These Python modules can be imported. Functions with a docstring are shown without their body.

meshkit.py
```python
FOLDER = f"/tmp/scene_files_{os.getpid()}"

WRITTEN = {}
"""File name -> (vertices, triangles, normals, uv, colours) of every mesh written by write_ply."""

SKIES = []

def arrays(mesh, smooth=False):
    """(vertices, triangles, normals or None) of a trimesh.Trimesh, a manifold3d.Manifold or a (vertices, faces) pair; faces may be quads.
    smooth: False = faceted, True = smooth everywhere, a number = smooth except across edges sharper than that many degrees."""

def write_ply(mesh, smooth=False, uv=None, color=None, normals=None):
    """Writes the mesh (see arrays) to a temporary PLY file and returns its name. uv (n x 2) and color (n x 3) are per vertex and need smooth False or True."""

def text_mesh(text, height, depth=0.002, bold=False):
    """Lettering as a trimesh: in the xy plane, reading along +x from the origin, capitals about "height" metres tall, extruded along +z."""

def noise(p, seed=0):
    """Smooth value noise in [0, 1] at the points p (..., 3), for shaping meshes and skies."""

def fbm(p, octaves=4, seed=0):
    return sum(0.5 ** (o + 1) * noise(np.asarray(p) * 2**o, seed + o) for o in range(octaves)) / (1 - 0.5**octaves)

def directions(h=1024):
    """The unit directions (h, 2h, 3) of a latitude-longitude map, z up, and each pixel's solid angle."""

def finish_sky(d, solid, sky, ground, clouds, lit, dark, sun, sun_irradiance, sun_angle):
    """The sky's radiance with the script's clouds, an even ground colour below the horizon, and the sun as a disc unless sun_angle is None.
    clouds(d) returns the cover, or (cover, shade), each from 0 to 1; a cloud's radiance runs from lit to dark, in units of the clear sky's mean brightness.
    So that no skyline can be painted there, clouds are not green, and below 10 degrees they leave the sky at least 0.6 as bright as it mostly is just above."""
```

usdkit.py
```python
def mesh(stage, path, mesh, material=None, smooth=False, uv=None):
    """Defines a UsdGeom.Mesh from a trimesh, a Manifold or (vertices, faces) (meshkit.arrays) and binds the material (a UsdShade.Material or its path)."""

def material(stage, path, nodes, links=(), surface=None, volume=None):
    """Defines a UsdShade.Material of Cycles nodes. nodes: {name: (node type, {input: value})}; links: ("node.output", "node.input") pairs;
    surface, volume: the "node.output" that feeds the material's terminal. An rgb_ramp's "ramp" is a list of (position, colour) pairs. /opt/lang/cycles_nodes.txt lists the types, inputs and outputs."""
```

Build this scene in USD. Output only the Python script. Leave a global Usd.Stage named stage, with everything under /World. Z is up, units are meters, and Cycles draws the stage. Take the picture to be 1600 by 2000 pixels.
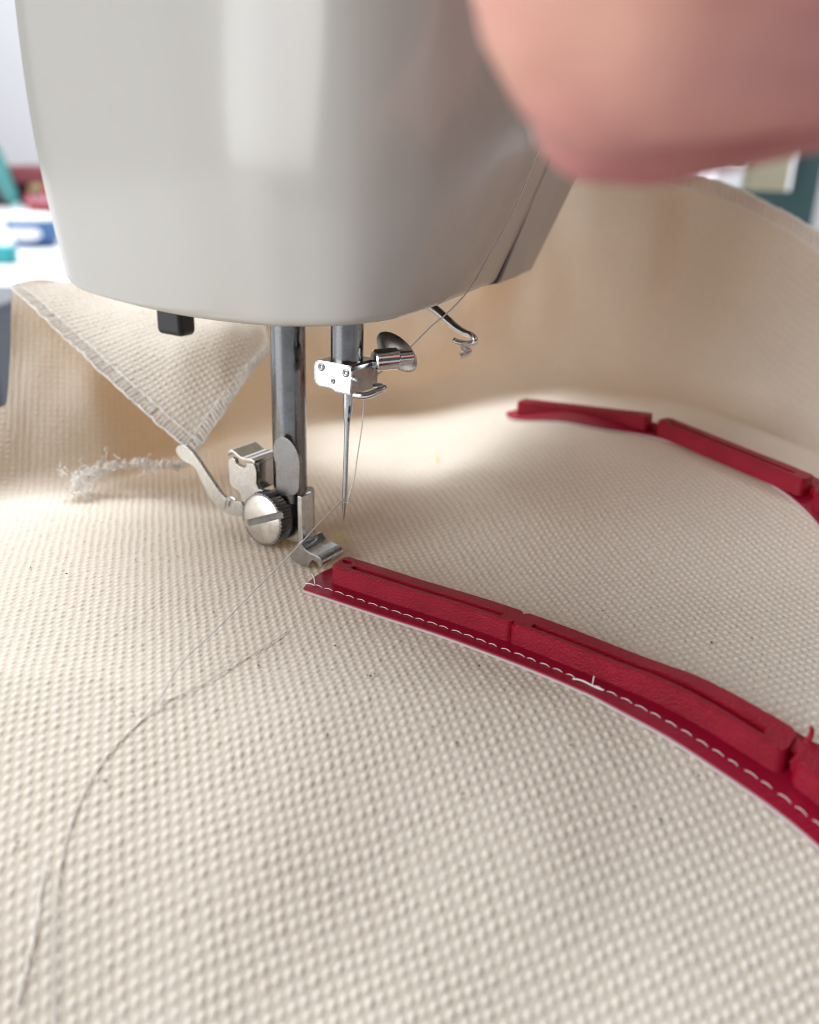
import math, random
import numpy as np, trimesh, manifold3d as m3, usdkit, meshkit
from shapely.geometry import Polygon, Point, LineString, box as sbox
from shapely import affinity
from scipy.interpolate import CubicSpline, PchipInterpolator
from pxr import Usd, UsdGeom, UsdLux, UsdShade, Gf, Sdf, Vt

random.seed(7); RNG = np.random.default_rng(7)
stage = Usd.Stage.CreateInMemory()
UsdGeom.SetStageUpAxis(stage, 'Z'); UsdGeom.SetStageMetersPerUnit(stage, 1.0)
UsdGeom.Xform.Define(stage, '/World'); UsdGeom.Scope.Define(stage, '/World/Looks')
MM = 0.001     # everything below is modelled in millimetres

# ------------------------------------------------------------------ camera
F = 1716.0; PITCH = math.radians(22); ROLL = math.radians(2.0); EYE = np.array([0, 0, 72.0])
FWD = np.array([0, math.cos(PITCH), -math.sin(PITCH)])
_u = np.array([0, math.sin(PITCH), math.cos(PITCH)]); _r = np.array([1.0, 0, 0])
RIGHT = math.cos(ROLL) * _r + math.sin(ROLL) * _u
UP = -math.sin(ROLL) * _r + math.cos(ROLL) * _u
cam = UsdGeom.Camera.Define(stage, '/World/camera')
m = np.eye(4); m[0, :3] = RIGHT; m[1, :3] = UP; m[2, :3] = -FWD; m[3, :3] = EYE * MM
cam.AddTransformOp().Set(Gf.Matrix4d(*m.ravel().tolist()))
cam.CreateHorizontalApertureAttr(36.0); cam.CreateFocalLengthAttr(36.0 * F / 1600)
cam.CreateFocusDistanceAttr(0.150); cam.CreateFStopAttr(36.0 * F / 1600 / 2.2)
cam.CreateClippingRangeAttr((0.004, 50.0))
cam.CreateExposureAttr(0.66)

# ------------------------------------------------------------------ light: an indoor room, with added fill panels
def rect_light(name, pos, target, w, h, inten, color):
    L = UsdLux.RectLight.Define(stage, '/World/' + name)
    p, t = np.array(pos, float), np.array(target, float)
    z = p - t; z /= np.linalg.norm(z)
    x = np.cross([0, 0, 1.0] if abs(z[2]) < .95 else [0, 1.0, 0], z); x /= np.linalg.norm(x); y = np.cross(z, x)
    mm = np.eye(4); mm[0, :3] = x; mm[1, :3] = y; mm[2, :3] = z; mm[3, :3] = p * MM
    L.AddTransformOp().Set(Gf.Matrix4d(*mm.ravel().tolist()))
    L.CreateWidthAttr(w * MM); L.CreateHeightAttr(h * MM); L.CreateIntensityAttr(inten); L.CreateColorAttr(Gf.Vec3f(*color))
rect_light('ceiling_light', (-920, 1290, 1650), (0, 190, 0), 760, 760, 17.5, (0.98, 0.985, 1.0))
rect_light('window_light', (-2300, -500, 900), (-40, 150, 40), 4200, 2600, 0.34, (0.98, 0.99, 1.0))
rect_light('fill_light', (-1560, -820, 660), (-40, 150, 20), 1500, 1400, 2.9, (0.98, 0.985, 1.0))  # added unseen fill panel, front left, brightening the hanging canvas corner
rect_light('background_fill', (-300, 1500, 1900), (-500, 2600, 0), 1200, 900, 15.0, (0.95, 0.97, 1.0))  # added unseen panel that brightens the far wall

def mat(name, nodes, links=(), surface='p.BSDF', volume=None):
    return usdkit.material(stage, '/World/Looks/' + name, nodes, links, surface=surface, volume=volume)
dome = UsdLux.DomeLight.Define(stage, '/World/ambient_light'); dome.CreateIntensityAttr(1.0)
dm = mat('ambient', {'b': ('background_shader', {'color': (0.98, 0.96, 0.95), 'strength': 0.055})}, surface='b.background')
UsdShade.MaterialBindingAPI.Apply(dome.GetPrim()).Bind(dm)

# ------------------------------------------------------------------ helpers
_count = {}
def numbered(path):
    k = _count.get(path, 0); _count[path] = k + 1
    return path if k == 0 else f'{path}_{k:03d}'
_base = {}
def tag(p, label=None, cat=None, group=None, kind=None):
    for k, v in (('label', label), ('category', cat), ('group', group), ('kind', kind)):
        if v: p.SetCustomDataByKey(k, v)
def thing(name, label, cat, loc=(0, 0, 0), group=None):
    path = numbered('/World/' + name)
    x = UsdGeom.Xform.Define(stage, path); x.AddTranslateOp().Set(Gf.Vec3d(*(float(a) * MM for a in loc)))
    _base[path] = np.array(loc, float); tag(x.GetPrim(), label, cat, group)
    return path
def arr(mesh):
    v, f, _ = meshkit.arrays(mesh, False); return v, f
def part(parent, name, mesh, material, smooth=35, label=None, kind=None, uv=None, yarn_shade=None):
    """one Mesh prim under a thing or a part; the mesh is given in world millimetres"""
    path = numbered(parent + '/' + name)
    b = _base[parent]; _base[path] = b
    v, f = arr(mesh)
    p = usdkit.mesh(stage, path, trimesh.Trimesh((v - b) * MM, f, process=False), material, smooth=smooth, uv=uv)
    if yarn_shade is not None: UsdGeom.PrimvarsAPI(p).CreatePrimvar('yarn_shade', Sdf.ValueTypeNames.FloatArray, 'vertex').Set(Vt.FloatArray.FromNumpy(np.asarray(yarn_shade, np.float32).ravel()))
    tag(p.GetPrim(), label, None, None, kind)
    return path
def single(name, mesh, material, label, cat, kind=None, smooth=35):
    path = numbered('/World/' + name); v, f = arr(mesh)
    p = usdkit.mesh(stage, path, trimesh.Trimesh(v * MM, f, process=False), material, smooth=smooth)
    tag(p.GetPrim(), label, cat, None, kind); _base[path] = np.zeros(3)
    return path
cat_ = trimesh.util.concatenate
def ray(px, py): return FWD + RIGHT * (px - 800) / F + UP * (1000 - py) / F
def at(px, py, d): return EYE + ray(px, py) * d               # a point at a measured distance
def gnd(px, py, z=0.0):
    r = ray(px, py); return EYE + r * ((z - EYE[2]) / r[2])
def onto(px, py, q, n):
    r = ray(px, py); return EYE + r * (np.dot(np.asarray(q) - EYE, n) / np.dot(r, n))
def tube(pts, r, n=8, closed=False):
    pts = np.asarray(pts, float); k = len(pts); r = np.broadcast_to(r, k)
    t = np.gradient(pts, axis=0); t /= np.linalg.norm(t, axis=1)[:, None] + 1e-12
    nrm = np.cross(t[0], [0.3, 0.2, 1.0]); nrm /= np.linalg.norm(nrm); ring = []
    for i in range(k):
        nrm = nrm - t[i] * (nrm @ t[i]); nrm /= np.linalg.norm(nrm); b = np.cross(t[i], nrm)
        a = np.linspace(0, 2 * math.pi, n, endpoint=False)[:, None]
        ring.append(pts[i] + r[i] * (np.cos(a) * nrm + np.sin(a) * b))
    v = np.vstack(ring + [pts[:1], pts[-1:]]); f = []
    i, j = np.meshgrid(np.arange(k - 1), np.arange(n), indexing='ij'); i = i.ravel(); j = j.ravel(); j2 = (j + 1) % n
    f = np.vstack([np.c_[i * n + j, i * n + j2, (i + 1) * n + j2], np.c_[i * n + j, (i + 1) * n + j2, (i + 1) * n + j]])
    a = np.arange(n); a2 = (a + 1) % n
    f = np.vstack([f, np.c_[np.full(n, k * n), a2, a], np.c_[np.full(n, k * n + 1), (k - 1) * n + a, (k - 1) * n + a2]])
    return trimesh.Trimesh(v, f, process=False)
def spline(pts, n=60):
    pts = np.asarray(pts, float); d = np.r_[0, np.cumsum(np.linalg.norm(np.diff(pts, axis=0), axis=1))]
    return CubicSpline(d, pts)(np.linspace(0, d[-1], n))
def frame(axis, q):
    """matrix taking local z to axis, origin q"""
    z = np.asarray(axis, float) / np.linalg.norm(axis)
    x = np.cross([0, 0, 1.0] if abs(z[2]) < .9 else [0, 1.0, 0], z); x /= np.linalg.norm(x)
    M = np.eye(4); M[:3, 0] = x; M[:3, 1] = np.cross(z, x); M[:3, 2] = z; M[:3, 3] = q; return M
def cyl(a, b, r, n=48, r2=None, chamfer=0.0):
    a, b = np.asarray(a, float), np.asarray(b, float); L = np.linalg.norm(b - a); r2 = r if r2 is None else r2; c = chamfer
    prof = [(0, 0), (r - c, 0), (r, c), (r2, L - c), (r2 - c, L), (0, L)] if c else [(0, 0), (r, 0), (r2, L), (0, L)]
    g = trimesh.creation.revolve(np.array(prof), sections=n); g.apply_transform(frame(b - a, a)); return g
def sphere(c, r, sub=3):
    s = trimesh.creation.icosphere(sub, r); s.apply_translation(c); return s
def tm(man):
    k = man.to_mesh(); return trimesh.Trimesh(k.vert_properties[:, :3], k.tri_verts, process=False)
def man(t): return m3.Manifold(m3.Mesh(np.asarray(t.vertices, np.float32), np.asarray(t.faces, np.uint32)))
def smoothstep(a, b, x): t = np.clip((x - a) / (b - a), 0, 1); return t * t * (3 - 2 * t)
def gridfaces(n, k):
    i, j = np.meshgrid(np.arange(n - 1), np.arange(k - 1), indexing='ij'); a = (i * k + j).ravel()
    return np.vstack([np.c_[a, a + 1, a + k + 1], np.c_[a, a + k + 1, a + k]])
def bevelbox(sx, sy, sz, r, c=(0, 0, 0)):
    s = [m3.Manifold.sphere(r, 16).translate([a * (sx / 2 - r), b * (sy / 2 - r), d * (sz / 2 - r)]) for a in (-1, 1) for b in (-1, 1) for d in (-1, 1)]
    return tm(m3.Manifold.batch_hull(s).translate(list(c)))

# ------------------------------------------------------------------ materials
def simple(name, col, rough=.5, metal=0, bump=None, var=0.0, vscale=300, **kw):
    nodes = {'p': ('principled_bsdf', {'base_color': col, 'roughness': rough, 'metallic': metal, **kw})}; links = []
    if var or bump:
        nodes['tc'] = ('texture_coordinate', {})
    if var:
        nodes['n'] = ('noise_texture', {'scale': vscale, 'detail': 4})
        nodes['rp'] = ('rgb_ramp', {'ramp': [(0.25, tuple(c * (1 - var) for c in col)), (0.75, tuple(min(1, c * (1 + var)) for c in col))]})
        links += [('tc.object', 'n.vector'), ('n.fac', 'rp.fac'), ('rp.color', 'p.base_color')]
    if bump:
        s, st, d = bump
        nodes['bn'] = ('noise_texture', {'scale': s, 'detail': 3}); nodes['bp'] = ('bump', {'strength': st, 'distance': d})
        links += [('tc.object', 'bn.vector'), ('bn.fac', 'bp.height'), ('bp.normal', 'p.normal')]
    return mat(name, nodes, links)
def metal(name, col, rough, scr=1.0, bev=0.00018, stretch=(1, 1, .15)):
    nodes = {'p': ('principled_bsdf', {'base_color': col, 'metallic': 1.0, 'roughness': rough}),
             'bv': ('bevel', {'samples': 6, 'radius': bev}), 'tc': ('texture_coordinate', {}),
             'mp': ('mapping', {'scale': stretch}), 'n': ('noise_texture', {'scale': 4200, 'detail': 4, 'roughness': .55}),
             'n2': ('noise_texture', {'scale': 420, 'detail': 4}),
             'rr': ('map_range', {'from_min': .3, 'from_max': .75, 'to_min': max(.03, rough - .07), 'to_max': rough + .16}),
             'cr': ('rgb_ramp', {'ramp': [(0.30, tuple(c * .86 for c in col)), (0.55, col), (1, col)]}),
             'b': ('bump', {'strength': .05 * scr, 'distance': .0001})}
    links = [('tc.object', 'mp.vector'), ('mp.vector', 'n.vector'), ('tc.object', 'n2.vector'), ('n2.fac', 'rr.value'), ('rr.result', 'p.roughness'),
             ('n.fac', 'cr.fac'), ('cr.color', 'p.base_color'), ('n.fac', 'b.height'), ('bv.bevel', 'b.normal'), ('b.normal', 'p.normal')]
    return mat(name, nodes, links)
CHROME = metal('chrome', (.78, .79, .80), .07, .4)
CHROME_WORN = metal('chrome_worn', (.70, .71, .72), .17, .9)
SCREW = metal('nickel_screw', (.70, .67, .63), .34, 1.4)
STEEL = metal('bar_steel', (.23, .23, .235), .15, .6, stretch=(1, 1, .02))
DARKSTEEL = metal('dark_steel', (.30, .30, .31), .30, 2.2)
NEEDLE = metal('needle_steel', (.55, .56, .58), .16, .3, bev=0.00005)
FOOTSTEEL = metal('foot_steel', (.50, .505, .51), .16, .4)
def fabric(name, col, thin=0.13, amber=(.80, .38, .10)):
    nodes = {'p': ('principled_bsdf', {'roughness': .85, 'sheen_weight': .12, 'sheen_roughness': .5, 'specular_ior_level': .2}),
             't': ('translucent_bsdf', {'color': amber}), 'mx': ('mix_closure', {'fac': thin}),
             'tc': ('texture_coordinate', {}), 'n': ('noise_texture', {'scale': 70, 'detail': 5}),
             'n2': ('noise_texture', {'scale': 2600, 'detail': 3}),
             'rp': ('rgb_ramp', {'ramp': [(0.3, (.955, .955, .955)), (0.7, (1, 1, 1))]}), 'at': ('attribute', {'attribute': 'yarn_shade'}),
             'yr': ('rgb_ramp', {'ramp': [(0, tuple(c * w for c, w in zip(col, (.91, .90, .87)))), (1, tuple(min(.9, c * w) for c, w in zip(col, (1.04, 1.05, 1.07))))]}), 'ym': ('mix', {'mix_type': 'multiply', 'fac': 1.0}),  # crowns lightened and recesses darkened in colour, standing for occlusion between threads
             'rp2': ('rgb_ramp', {'ramp': [(0.25, (.86, .85, .82)), (0.6, (1, 1, 1))]}),
             'mm': ('mix', {'mix_type': 'multiply', 'fac': 1.0}), 'b': ('bump', {'strength': .35, 'distance': .00012})}
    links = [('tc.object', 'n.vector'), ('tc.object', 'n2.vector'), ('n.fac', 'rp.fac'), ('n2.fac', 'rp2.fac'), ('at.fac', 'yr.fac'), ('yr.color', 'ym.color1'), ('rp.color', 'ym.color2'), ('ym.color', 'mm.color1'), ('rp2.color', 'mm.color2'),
             ('mm.color', 'p.base_color'), ('n2.fac', 'b.height'), ('b.normal', 'p.normal'), ('p.BSDF', 'mx.closure1'), ('t.BSDF', 'mx.closure2')]
    return mat(name, nodes, links, surface='mx.closure')
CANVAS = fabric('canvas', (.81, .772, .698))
THREAD = simple('white_thread', (.91, .90, .88), .7, sheen_weight=.3)
SEWTHREAD = simple('sewing_thread', (.70, .68, .66), .6)
GREYTHREAD = simple('grey_thread', (.74, .72, .70), .7)
SHELL = mat('cream_shell', {'p': ('principled_bsdf', {'base_color': (.46, .445, .41), 'roughness': .20, 'coat_weight': .15, 'coat_roughness': .09}), 'tc': ('texture_coordinate', {}),
      'n': ('noise_texture', {'scale': 35, 'detail': 2}), 'b': ('bump', {'strength': .05, 'distance': .0012})},
     [('tc.object', 'n.vector'), ('n.fac', 'b.height'), ('b.normal', 'p.normal')])
BLACK = simple('black_plastic', (.012, .012, .013), .35)
DARK = simple('dark_recess', (.03, .03, .03), .6)
RED = mat('red_rubber', {'p': ('principled_bsdf', {'base_color': (.36, .006, .03), 'roughness': .42, 'subsurface_weight': .12, 'subsurface_radius': (1, .15, .12), 'subsurface_scale': .0012, 'specular_ior_level': .32}),
      'tc': ('texture_coordinate', {}), 'n': ('noise_texture', {'scale': 3600, 'detail': 2, 'roughness': .5}), 'b': ('bump', {'strength': .7, 'distance': .00032}),
      'n2': ('noise_texture', {'scale': 160, 'detail': 4}), 'rp': ('rgb_ramp', {'ramp': [(.3, (.25, .001, .014)), (.7, (.34, .003, .026))]})},
     [('tc.object', 'n.vector'), ('n.fac', 'b.height'), ('b.normal', 'p.normal'), ('tc.object', 'n2.vector'), ('n2.fac', 'rp.fac'), ('rp.color', 'p.base_color')])
TAPE = mat('red_tape', {'p': ('principled_bsdf', {'base_color': (.32, .002, .026), 'roughness': .4, 'specular_ior_level': .35, 'subsurface_weight': .1, 'subsurface_radius': (1, .15, .12), 'subsurface_scale': .001}),
      'tc': ('texture_coordinate', {}), 'mp': ('mapping', {'rotation': (0, 0, .55), 'scale': (1, 9, 1)}), 'n': ('noise_texture', {'scale': 420, 'detail': 3}), 'b': ('bump', {'strength': .5, 'distance': .0003})},
     [('tc.object', 'mp.vector'), ('mp.vector', 'n.vector'), ('n.fac', 'b.height'), ('b.normal', 'p.normal')])
BACKING = simple('pale_backing', (.58, .48, .50), .6)
_crease_shade = at(1480, 265, 66) * MM  # centre of the painted crease shade, inside the index finger
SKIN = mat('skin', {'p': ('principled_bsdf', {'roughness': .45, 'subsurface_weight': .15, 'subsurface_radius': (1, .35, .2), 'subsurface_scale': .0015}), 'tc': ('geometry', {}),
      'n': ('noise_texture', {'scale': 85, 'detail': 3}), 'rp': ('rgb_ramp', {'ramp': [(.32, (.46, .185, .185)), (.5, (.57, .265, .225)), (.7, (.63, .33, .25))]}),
      'd': ('vector_math', {'math_type': 'distance', 'vector2': tuple(_crease_shade)}), 'fr': ('map_range', {'from_min': .009, 'from_max': .0185, 'to_min': 1.0, 'to_max': 0.0, 'clamp': True}),
      'mx': ('mix', {'mix_type': 'mix', 'color2': (.33, .075, .075)})},  # index finger reddened and darkened in colour to stand for the crease shade
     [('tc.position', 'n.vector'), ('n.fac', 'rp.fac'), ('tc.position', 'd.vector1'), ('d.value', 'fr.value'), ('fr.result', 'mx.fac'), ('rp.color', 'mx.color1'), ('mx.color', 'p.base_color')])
NAIL = simple('nail', (.78, .50, .44), .25)
WALLM = simple('wall_paint', (.84, .84, .88), .8, var=.02, vscale=2)
TABLEM = simple('table_white', (.62, .63, .65), .4, var=.02, vscale=6)

# ------------------------------------------------------------------ setting: wall behind, table
w = trimesh.creation.box((9000, 40, 4200)); w.apply_translation((0, 3400, 1000))
single('wall', w, WALLM, 'pale lavender room wall far behind the machine', 'wall', 'structure')
TABLE_Z = -60.0
t = bevelbox(3200, 2600, 26, 4, (-300, 760, TABLE_Z - 13))
TB = thing('table', 'white table top under and behind the cream cloth', 'table', (0, 760, TABLE_Z - 26))
part(TB, 'tabletop', t, TABLEM)

# ------------------------------------------------------------------ the big canvas cloth
PHI = np.radians([-48, -30, -26, -20.6, -14.6, -10, -5, 0, 5, 10, 15, 20, 26, 34, 48])
RHOB = PchipInterpolator(PHI, [188, 190, 196, 200, 221, 232, 248, 258, 264, 268, 266, 258, 236, 214, 205])
ZTOP = PchipInterpolator(np.radians([-48, -25.7, -25.0, -24.3, -22.9, -20, -12, -5, 3, 8, 12, 17, 21, 26, 34, 48]), [12, 16, 25, 40, 41, 39, 38, 39, 54, 70, 73, 69, 62, 51, 40, 30])
R0, R1 = np.array([*gnd(1150, 870, 3)[:2]]), np.array([*gnd(900, 1010, 2)[:2]])
Q0, Q1 = np.array([*gnd(0, 1450)[:2]]), np.array([*gnd(700, 1930)[:2]])
def ridge(x, y, a, b, sig):
    d = (b - a) / np.linalg.norm(b - a); rx, ry = x - a[0], y - a[1]
    return np.exp(-((rx * d[1] - ry * d[0]) / sig) ** 2 / 2), rx * d[0] + ry * d[1]
def cloth_z(x, y):
    rho = np.hypot(x, y); phi = np.arctan2(x, y)
    z = 8.5 * smoothstep(150, 218, rho) * smoothstep(np.radians(-1), np.radians(11), phi)
    g, s = ridge(x, y, R0, R1, 13); z = z + 3.0 * g * smoothstep(-30, 5, s) * smoothstep(85, 40, s)
    g, s = ridge(x, y, Q0, Q1, 11); z = z + 2.4 * g * smoothstep(-40, 0, s)
    z = z + 2.2 * (meshkit.fbm(np.stack([x / 48, y / 48, 0 * x], -1), 2, 3) - .5) * smoothstep(6, 26, np.hypot(x + 16, y - 148)) * (1 - .85 * smoothstep(175, 210, rho))
    z = z + 4.2 * (meshkit.fbm(np.stack([x / 34 + 7, y / 34, 0 * x], -1), 2, 12) - .5) * smoothstep(122, 98, y) * (1 - .8 * smoothstep(18, 34, x))
    z = z - 14.5 * (np.clip(109 - y, 0, 80) / 31) ** 1.4 * (.88 - .12 * np.tanh(x / 30))
    z = z - 5 * smoothstep(0, 26, rho - RHOB(phi) + 14) * smoothstep(np.radians(17), np.radians(24), phi)
    return z
WA = math.radians(-26); PW, PF = 0.95, 1.06
def weave(a, b, seed=0, jit=0.17, want_warp=False):
    """height of a plain duck weave at thread coordinates a (across the warp) and b (along it), in mm"""
    P = np.stack([a * .35, b * .35, 0 * a], -1)
    a = a + jit * (meshkit.noise(P, seed) - .5) * 2; b = b + jit * (meshkit.noise(P, seed + 1) - .5) * 2
    i = np.round(a); j = np.round(b); du = a - i; dv = b - j
    ti = meshkit.noise(np.stack([i * 7.3, b * .22, 0 * b], -1), seed + 2) - .5
    tj = meshkit.noise(np.stack([j * 5.1, a * .22, 0 * b + 9], -1), seed + 3) - .5
    cell = meshkit.noise(np.stack([i * 3.7 + .5, j * 3.1 + .5, 0 * a], -1), seed + 5) - .5
    pw = np.sqrt(np.clip(1 - 3.9 * du ** 2, 0, 1)); pf = np.sqrt(np.clip(1 - 3.0 * dv ** 2, 0, 1)); c = np.cos(math.pi * (b + i))
    pill = np.clip(c * 1.12 - .02, 0, 1) ** .75 * pw                     # warp yarn where it floats over the weft
    low = (.05 + .04 * tj) * pf * np.clip(.7 - .5 * c, 0, 1)
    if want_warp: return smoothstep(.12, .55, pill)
    return (.23 + .16 * cell + .08 * ti) * pill + low
NC, NR, NW = 1000, 880, 180
phi = np.linspace(math.radians(-43), math.radians(48), NC)
rb = RHOB(phi); k = np.linspace(0, 1, NR)[:, None]
rho = 40 * (rb / 40) ** k
x, y = rho * np.sin(phi), rho * np.cos(phi)
a = (x * math.cos(WA) + y * math.sin(WA)) / PW; b = (-x * math.sin(WA) + y * math.cos(WA)) / PF
fade = 1 - .55 * smoothstep(170, 240, rho)
z = cloth_z(x, y) + weave(a, b) * fade
# the part that turns up into a standing fold
psi0 = np.radians(np.interp(np.degrees(phi), [-30, -18, -8, 4], [46, 50, 64, 76])); rf = 12.0
zb = cloth_z(x[-1], y[-1])
ht = ZTOP(phi) - zb
s_tot = rf * psi0 + np.maximum(ht - rf * (1 - np.cos(psi0)), 2) / np.sin(psi0)
s = np.linspace(0, 1, NW + 1)[1:, None] * s_tot
ang = np.minimum(s / rf, psi0); ext = np.maximum(s - rf * psi0, 0)
dr = rf * np.sin(ang) + ext * np.cos(psi0); dz = rf * (1 - np.cos(ang)) + ext * np.sin(psi0)
PH = np.broadcast_to(phi, s.shape)
fold = (meshkit.fbm(np.stack([PH * 7, s / 55, 0 * s], -1), 3, 21) - .5) * 20 * smoothstep(4, 40, s)
rw = rb + dr + fold
xw, yw = rw * np.sin(PH), rw * np.cos(PH)
xe, ye = (rb + s) * np.sin(PH), (rb + s) * np.cos(PH)      # laid flat, the threads run straight on
aw = (xe * math.cos(WA) + ye * math.sin(WA)) / PW; bw = (-xe * math.sin(WA) + ye * math.cos(WA)) / PF
zw = zb + dz
hw_ = weave(aw, bw) * fade[-1] * .6
xw = xw - hw_ * np.sin(PH) * np.sin(ang); yw = yw - hw_ * np.cos(PH) * np.sin(ang); zw = zw + hw_ * np.cos(ang)
V = np.vstack([np.stack([x, y, z], -1).reshape(-1, 3), np.stack([xw, yw, zw], -1).reshape(-1, 3)])
ff = gridfaces(NR + NW, NC)[:, ::-1]
CL = thing('canvas_cloth', 'large cream cotton canvas spread under the needle and standing up in a fold behind', 'cloth', (0, 150, 0))
yn = np.vstack([weave(a, b, want_warp=True) * fade + .5 * (1 - fade), weave(aw, bw, want_warp=True) * .45 + .3])  # mask that paints the shade between threads into the cloth colour
part(CL, 'canvas_sheet', (V, ff), CANVAS, smooth=True, yarn_shade=yn)
# overlocked top edge of the standing fold on the right
def ladder(P, inward, step, width, r, jitter, rail=True, skip=0.0):
    out = []; P = np.asarray(P); d = np.r_[0, np.cumsum(np.linalg.norm(np.diff(P, axis=0), axis=1))]
    n = int(d[-1] / step); ts = np.linspace(0, d[-1], n)
    pos = np.stack([np.interp(ts, d, P[:, c]) for c in range(3)], -1); inn = np.stack([np.interp(ts, d, inward[:, c]) for c in range(3)], -1)
    off = np.cross(np.gradient(pos, axis=0), inn); off /= np.linalg.norm(off, axis=1)[:, None] + 1e-9
    if off[:, 1].mean() > 0: off = -off          # towards the side that faces the room's front
    for q in range(n - 1):
        if RNG.random() < skip: continue
        ww = width * (1 + RNG.uniform(-jitter, jitter)); sl = RNG.uniform(-.3, .3) * step + .25 * step
        tdir = (pos[q + 1] - pos[q])
        p0 = pos[q]; p1 = pos[q] + inn[q] * ww + tdir * sl / step
        mid = (p0 + p1) / 2 + off[q] * .32
        out.append(tube([p0 + off[q] * .15, (p0 + mid) / 2 + off[q] * .12, mid, (p1 + mid) / 2 + off[q] * .12, p1 + off[q] * .05], r * RNG.uniform(.75, 1.15), 5))
    if rail:
        wob = RNG.normal(0, .12, (n, 3))
        out.append(tube(pos + off * .12 + wob, r * 1.25, 6)); out.append(tube(pos + inn * width + off * .2 + wob * .6, r * .9, 5))
    return cat_(out)
sel = (phi > math.radians(9)) & (phi < math.radians(40))
top = np.stack([xw[-1], yw[-1], zw[-1]], -1)[sel]; low = np.stack([xw[-19], yw[-19], zw[-19]], -1)[sel]
inw = low - top; inw /= np.linalg.norm(inw, axis=1)[:, None]
part(CL, 'overlock_stitching', ladder(top[::4], inw[::4], 1.6, 4.5, .22, .15), THREAD, smooth=True, kind='stuff')
def clothpt(px, py, lift=0.0):
    p = gnd(px, py)
    for _ in range(12): p = gnd(px, py, float(cloth_z(p[0], p[1])) + lift)
    return p
# specks of seed husk caught in the weave
HUSK = simple('seed_husk', (.035, .022, .014), .8)
fl = []
spots = [(655, 1261), (724, 1320), (732, 1316), (936, 1300), (1325, 1331), (1390, 1255), (1113, 1455), (1240, 1575), (1290, 1600), (893, 1450), (845, 1420), (905, 1550), (206, 1525), (35, 1645), (505, 1299), (640, 1437), (640, 1434), (590, 1502), (1365, 1515), (130, 1120), (60, 1108), (417, 1195), (260, 1390)]
for _ in range(34): spots.append((RNG.uniform(0, 1600), 1000 + 1000 * RNG.uniform(0, 1) ** 1.2))
for i_, (px, py) in enumerate(spots):
    p = clothpt(px, py, .42); s_ = trimesh.creation.icosphere(1, 1.0)
    big = 1.0 if i_ < 23 else .55
    s_.apply_scale((RNG.uniform(.16, .34) * big, RNG.uniform(.10, .18) * big, .09)); s_.apply_transform(trimesh.transformations.rotation_matrix(RNG.uniform(0, 6.3), [0, 0, 1])); s_.apply_translation(p); fl.append(s_)
part(CL, 'husk_specks', cat_(fl), HUSK, kind='stuff')
# two small smudges of yellow chalk: thin flecks that follow the threads
CHALK = simple('yellow_chalk', (.82, .74, .22), .9)
for (px, py, n_) in ((855, 896, 7), (668, 1052, 12)):
    fl = []
    for _ in range(n_):
        p = clothpt(px + RNG.normal(0, 6), py + RNG.normal(0, 4), .40); s_ = trimesh.creation.icosphere(1, 1.0); s_.apply_scale((.42, .22, .06))
        s_.apply_transform(trimesh.transformations.rotation_matrix(RNG.uniform(0, 6.3), [0, 0, 1])); s_.apply_translation(p); fl.append(s_)
    part(CL, 'chalk_mark', cat_(fl), CHALK, kind='stuff')

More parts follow.
